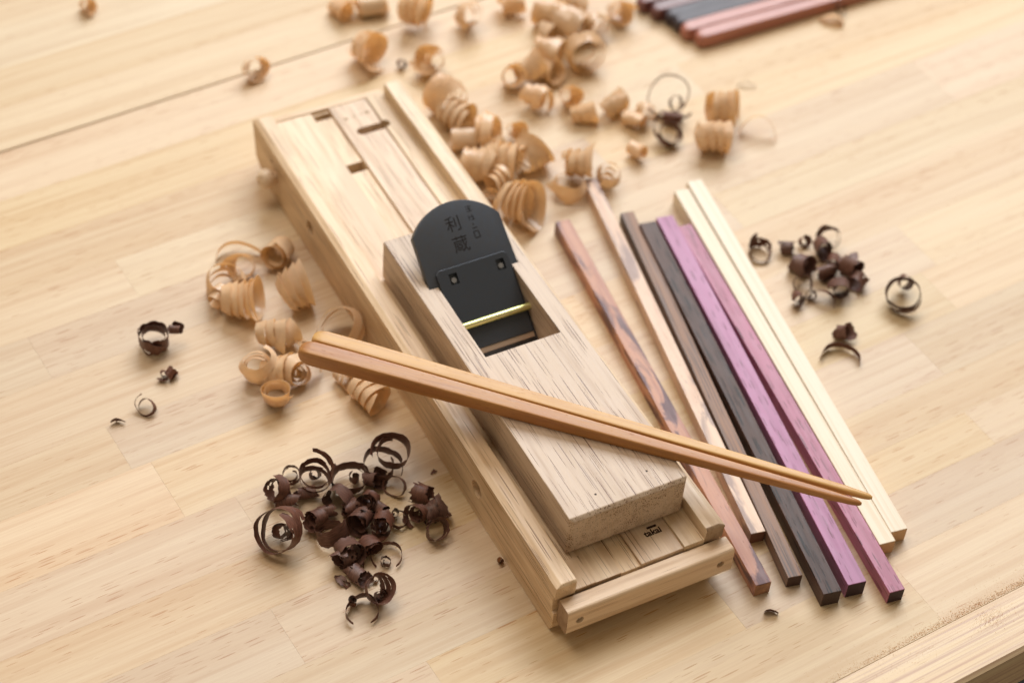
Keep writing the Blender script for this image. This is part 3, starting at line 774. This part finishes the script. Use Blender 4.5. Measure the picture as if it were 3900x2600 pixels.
(100.9,422.8,0,-69,10,9.88,5.6,3.3,4.82,0.82,0.08,'p','pale curl of two turns on the seam, left of the pointed curl',5),
(117.1,411.9,0,-94,30,2.83,5.4,1.4,1.18,0.6,0.6,'d','tiny dark curl between two pale curls behind the jig',5),
(129.8,399.8,0,-147,40,9.62,5.6,3.2,4.82,0.5,0.08,'p','pale curl with pointed tail, just beyond the jig end',5),
(142.9,444,0,-43,6,10.4,5.6,3.1,4.82,0.82,0.08,'p','golden bottomed roll at back, left of the white curl',5),
(107.5,473.8,0,-69,10,7.02,5.6,2.9,4.82,0.7,0.1,'p','pink lit curl at the top edge, left end of brown roll',5),
(123.7,468.8,0,-13,4,8.06,16.8,1.8,1.12,0.7,0.1,'p','long brownish roll at the top edge, left of centre',5),
(171.8,431.8,0,-88,40,8.06,5.6,3.2,4.82,0.6,0.08,'p','white lit curl at the back, left of the heap',5),
(-38.6,538.4,0,-79,20,4.68,4,2.7,3.44,0.7,0.1,'p','small golden chip alone near the top left corner',5),
(248.8,310.9,0,-131,50,12.51,0.7,1.05,0.99,0.98,0.2,'d','very thin faint dark hoop standing behind the far stick ends',4),
(249.2,305,5,-107,40,4.72,5.6,1.6,2.73,0.6,0.7,'d','knotted dark curl perched beside the very thin hoop',4),
(233,287.5,0,-98,62,7.79,6.16,1.7,1.24,0.75,0.6,'d','dark open curl at foot of the very thin hoop',4),
(243.7,299,2,-41,5,4.25,12.6,1.1,1.24,0.7,0.8,'d','dark twisted strip across the foot of the thin hoop',4),
(208.8,281.5,0,-80,20,4.88,5,2.7,4.3,0.7,0.3,'p','small tan curl left of the dark open curl',4),
(221.2,307.4,0,-63,15,4.64,5.6,2.7,4.82,0.7,0.3,'p','small tan curl farther behind the dark open curl',4),
(230.7,309.3,0,-97,25,4.88,5,2.7,4.3,0.7,0.3,'p','pinkish torn curl left of the very thin hoop',4),
(255.9,268.4,0,-29,4,9.27,5.6,3.9,4.82,0.82,0.05,'p','pale barrel coil in front, right of the dark open curl',4),
(272.9,283.7,0,-32,4,10.49,5.6,3.3,4.82,0.82,0.05,'p','golden coil behind the pale barrel coil',4),
(286.1,269,0,-133,35,10.98,4.32,0.55,1.12,0.95,0.2,'p','bent golden strip right of the golden coil',4),
(305.6,311.9,0,-122,20,9,2.52,0.22,0,1,0.7,'d','thin dark splinter curl behind the golden coil',4),
(391.5,345,0,-127,20,9.76,6,0.3,0,1,0.4,'p','tan chip by the shafts of the dark chopsticks',4),
(400.5,350.4,2,-90,40,4.13,2.24,1.2,1.24,0.7,0.8,'d','wisp of dark shaving above the tan chip at the back',4),
(231.3,180.5,0,-110,74,6.84,5.6,1.4,1.24,0.85,0.6,'d','dark ring curl nearest the pine sticks',6),
(247.3,175.8,0,-42,10,4.48,8.4,1.5,1.49,0.6,0.6,'d','dark roll second from the pine sticks',6),
(260.2,176.8,0,-81,45,3.54,3.6,1.6,1.18,0.6,0.5,'d','tiny dark loop left of the thin looped ring',6),
(271.9,170.4,0,-164,45,7.55,3.24,1.8,3.85,0.85,0.4,'d','thin looped dark ring farthest back in the right clump',6),
(263.8,165.9,0,-106,15,5.19,10.5,1.7,1.74,0.6,0.5,'d','dark roll below the thin looped ring',6),
(246.8,159.5,0,-59,10,6.37,9.8,1.8,2.48,0.6,0.4,'d','plump dark roll at left of the right clump',6),
(262.5,152.2,3,-135,20,4.48,9.8,1.6,0.99,0.6,0.4,'d','dark roll on top at the middle of the right clump',6),
(268.6,145.2,1.5,-70,15,6.37,9.8,1.8,1.98,0.7,0.4,'d','rounded dark roll at upper right of the right clump',6),
(256.4,148.4,0,-7,8,4.48,10.5,1.4,1.24,0.6,0.4,'d','dark roll low in the middle of the right clump',6),
(254.7,133.4,0,-126,25,5.31,11.2,1.8,0.74,0.6,0.2,'d','dark tube with open end toward camera, front of right clump',6),
(244.3,133.7,0,-146,30,7.08,6.44,0.5,0.74,0.95,0.3,'d','bent dark strip left of the open dark tube',6),
(268.4,135.8,0,28,15,5.66,8.4,1.5,1.24,0.7,0.6,'d','torn dark curl at the right edge of the right clump',6),
(239.3,147.5,0,-110,50,5.43,4.2,0.8,1.24,0.9,0.6,'d','small dark hook left of the open dark tube',6),
(229.9,137.9,0,-103,30,4.01,6.3,1.7,1.24,0.5,0.5,'d','small dark ball of curl at lower left of right clump',6),
(238.7,138.5,0,-115,50,3.07,4.68,1.2,0.89,0.7,0.7,'d','tiny dark loop beside the small dark ball of curl',6),
(283.3,113.8,0,-163,62,9.91,5.04,1.8,2.37,0.9,0.3,'d','lone dark ring curl, rightmost on the bench',6),
(290.6,122.3,2,-117,35,4.25,8.4,1.4,0.74,0.6,0.4,'d','dark roll nested in the back of the rightmost ring',6),
(238.6,104.8,0,-53,20,4.6,8.4,1.5,1.24,0.7,0.6,'d','small dark curl behind the dark arch shaped strip',6),
(227.8,92.6,0,-124,84,11.09,5.32,0.5,0,1,0.3,'d','dark strip bent into an arch, front of the right clump',6),
(102.2,-36,0,-122,66,5,4.2,0.24,0,1,0.3,'d','single small dark chip in front of the stick ends',7),
(-2.8,46.5,0,-90,30,1.89,3.6,1.3,1.18,0.5,0.9,'a','tiny red brown crumb against the jig side near its front',7),
]

def shaving(i, x, y, base, az, el, r, w_, turns, pitch, inner, rag, mt, label, g):
    rg = random.Random(1000 + i * 7)
    dark = mt != 'p'
    n = max(8, int(32 * turns)); m = 7 if dark else 5
    th = .10 if dark else .09
    ph = [rg.uniform(0, 6.28) for _ in range(6)]
    amp = .05 if dark else .055
    sgn = rg.choice((-1, 1)); a0 = rg.uniform(0, 6.28)
    if turns < .9: a0 = math.radians(90) - sgn * math.pi * turns
    full = turns > 1.0
    ell = rg.uniform(.86, 1.06) if full else 1.0
    flare = rg.uniform(-.16, .20) if full else rg.uniform(-.05, .05)
    if full and not dark and turns > 2.2: flare = rg.choice((-1, 1)) * rg.uniform(.20, .34)
    cone = rg.uniform(-.14, .14) if full else 0.0
    length = abs(pitch * turns) + w_
    kap = rg.uniform(-.7, .7) / length if full else 0.0
    tail = rg.uniform(.1, .55) if full and rg.random() < .6 else 0.0
    point0, point1 = rg.uniform(.15, .8), rg.uniform(.15, .8)
    bm = bmesh.new(); uvl = bm.loops.layers.uv.new('UVMap')
    grid = []; arc = 0.0; last = None
    lw_ = [0.0, 0.0]
    for k in range(n + 1):
        t = k / n; an = a0 + sgn * 2 * math.pi * turns * t
        rad = r * (inner + (1 - inner) * t) * (1 + amp * math.sin(2.1 * an + ph[0]) + amp * .6 * math.sin(3.7 * an + ph[1])) * (1 + cone * (2 * t - 1))
        if tail: rad *= 1 + tail * max(0.0, (t - 1 + .35 / turns) / (.35 / turns)) ** 1.6
        za = pitch * turns * (t - .5) + w_ * amp * math.sin(1.3 * an + ph[2])
        ctr_ = Vector((rad * math.cos(an), rad * math.sin(an) * ell, za))
        if last is not None: arc += (ctr_ - last).length
        last = ctr_
        ww = w_ * (1 + .12 * math.sin(5 * t + ph[3]))
        s0, s1 = t * turns * 5, (1 - t) * turns * 5
        ww *= min(1.0, point0 + s0) * min(1.0, point1 + s1)
        for e_ in (0, 1):
            lw_[e_] = .72 * lw_[e_] + .28 * rg.uniform(-1, 1) * (rag * .30 + .05) * w_
        rowv = []
        for j in range(m):
            q = j / (m - 1) - .5
            jag = 0.0
            if j in (0, m - 1):
                jag = lw_[0 if j == 0 else 1] + (rg.random() ** 4) * rag * .34 * w_ * (-1 if j else 1)
            rr_ = rad * (1 + flare * q + (q * q) * (.10 if dark else .06))
            p = Vector((rr_ * math.cos(an), rr_ * math.sin(an) * ell, za + q * ww + jag))
            p += Vector((rg.uniform(-1, 1), rg.uniform(-1, 1), 0)) * .03 * (rag + .2)
            if kap:
                R0 = 1 / kap; p = Vector((p.x, R0 - (R0 - p.y) * math.cos(kap * p.z), (R0 - p.y) * math.sin(kap * p.z)))
            rowv.append((p, arc, q * ww + 50))
        grid.append(rowv)
    # two skins so that the shaving has thickness
    def nrm(k, j):
        a = grid[min(k + 1, n)][j][0] - grid[max(k - 1, 0)][j][0]; b = grid[k][min(j + 1, m - 1)][0] - grid[k][max(j - 1, 0)][0]
        c = a.cross(b); return c.normalized() if c.length > 1e-9 else Vector((1, 0, 0))
    A_ = [[bm.verts.new(grid[k][j][0]) for j in range(m)] for k in range(n + 1)]
    B_ = [[bm.verts.new(grid[k][j][0] + nrm(k, j) * th) for j in range(m)] for k in range(n + 1)]
    gone = set()
    if rag > .35:
        for k in range(n):
            for j in range(m - 1):
                edge = j in (0, m - 2)
                if rg.random() < rag * (.05 if edge else .022):
                    for kk in range(k, min(n, k + rg.choice((1, 2, 3)))): gone.add((kk, j))
    def quad(vs, uvs):
        f = bm.faces.new(vs)
        for lp, uv in zip(f.loops, uvs): lp[uvl].uv = uv
    for k in range(n):
        for j in range(m - 1):
            if (k, j) in gone: continue
            uv = [grid[a][b][1:] for a, b in ((k, j), (k + 1, j), (k + 1, j + 1), (k, j + 1))]
            quad((A_[k][j], A_[k + 1][j], A_[k + 1][j + 1], A_[k][j + 1]), uv)
            quad((B_[k][j], B_[k][j + 1], B_[k + 1][j + 1], B_[k + 1][j]), [uv[0], uv[3], uv[2], uv[1]])
            for (p, q_), nb in ((((k, j), (k, j + 1)), (k - 1, j)), (((k + 1, j + 1), (k + 1, j)), (k + 1, j)),
                                (((k + 1, j), (k, j)), (k, j - 1)), (((k, j + 1), (k + 1, j + 1)), (k, j + 1))):
                if nb in gone or not (0 <= nb[0] < n and 0 <= nb[1] < m - 1):
                    va, vb = A_[p[0]][p[1]], A_[q_[0]][q_[1]]; wa, wb = B_[p[0]][p[1]], B_[q_[0]][q_[1]]
                    try: quad((va, vb, wb, wa), [grid[p[0]][p[1]][1:], grid[q_[0]][q_[1]][1:], grid[q_[0]][q_[1]][1:], grid[p[0]][p[1]][1:]])
                    except ValueError: pass
    loose = [v for v in bm.verts if not v.link_faces]
    bmesh.ops.delete(bm, geom=loose, context='VERTS')
    e, a = math.radians(el), math.radians(az)
    zax = Vector((math.cos(a) * math.cos(e), math.sin(a) * math.cos(e), math.sin(e)))
    xax = Vector((0, 0, 1)).cross(zax)
    xax = xax.normalized() if xax.length > .05 else Vector((1, 0, 0))
    yax = zax.cross(xax)
    bm.transform(Matrix((xax, yax, zax)).transposed().to_4x4())
    lo = min(v.co.z for v in bm.verts)
    mx = [(min(v.co[c] for v in bm.verts) + max(v.co[c] for v in bm.verts)) / 2 for c in (0, 1)]
    bm.transform(Matrix.Translation((-mx[0], -mx[1], -lo)))
    bm.transform(Matrix.Scale(S, 4))
    me = bpy.data.meshes.new('shaving'); bm.to_mesh(me); bm.free()
    me.shade_smooth(); me.set_sharp_from_angle(angle=math.radians(50))
    o = link('wood_shaving', me, M[mt], None, (x, y, base + .02))
    tag(o, label, 'shaving', G[g])
for i, sp in enumerate(SHAVINGS): shaving(i, *sp)

# ------------------------------------------------------------------ sawdust
def grains(name, pts, label, cat):
    pts = [q for q in pts if not (-3 < q[0] < 97 and -13 < q[1] < 372)]
    verts, faces = [], []
    for x, y, s_ in pts:
        b = len(verts); z = rng.uniform(0, .25) * s_
        for k in range(4):
            verts.append(Vector((x + rng.uniform(-s_, s_), y + rng.uniform(-s_, s_), z + rng.uniform(0, s_ * .9))) * S)
        faces += [(b, b + 1, b + 2), (b, b + 2, b + 3), (b, b + 3, b + 1), (b + 1, b + 3, b + 2)]
    me = bpy.data.meshes.new(name); me.from_pydata([tuple(v) for v in verts], [], faces)
    o = link(name, me, M['dust']); return tag(o, label, cat, kind='stuff')
def uv2xy(u, v): return (u * math.cos(A) - v * math.sin(A), u * math.sin(A) + v * math.cos(A))
pts = []
for k in range(5200):                    # along the open joint before the edging
    u = 90 + 150 * rng.random() ** .8; v = -88.6 + abs(rng.gauss(0, 1.7)) - .6
    dens = .35 + .65 * (u - 90) / 150
    if rng.random() < dens: pts.append((*uv2xy(u, v), rng.uniform(.08, .26)))
for k in range(520): pts.append((*uv2xy(130 + rng.uniform(-60, 110), -84 + rng.gauss(0, 5)), rng.uniform(.08, .22)))
grains('sawdust', pts, 'line of orange brown sawdust along the open joint by the bench edge', 'sawdust')
pts = []
for k in range(520): pts.append((*uv2xy(194 + rng.gauss(0, 5.5), -97.5 + rng.gauss(0, 3.0)), rng.uniform(.08, .26)))
for k in range(150): pts.append((*uv2xy(135 + rng.gauss(0, 12), -97 + rng.gauss(0, 3)), rng.uniform(.1, .25)))
grains('sawdust', [(x, y, s_) for x, y, s_ in pts], 'small heap of sawdust on the pine edging at the corner', 'sawdust')
pts = []
for k in range(330):
    pts.append((rng.uniform(-180, 260), rng.uniform(-70, 330), rng.uniform(.07, .26)))
for k in range(120): pts.append((-50 + rng.gauss(0, 38), 95 + rng.gauss(0, 30), rng.uniform(.08, .34)))
grains('wood_specks', pts, 'fine wood specks scattered over the bench top', 'specks')
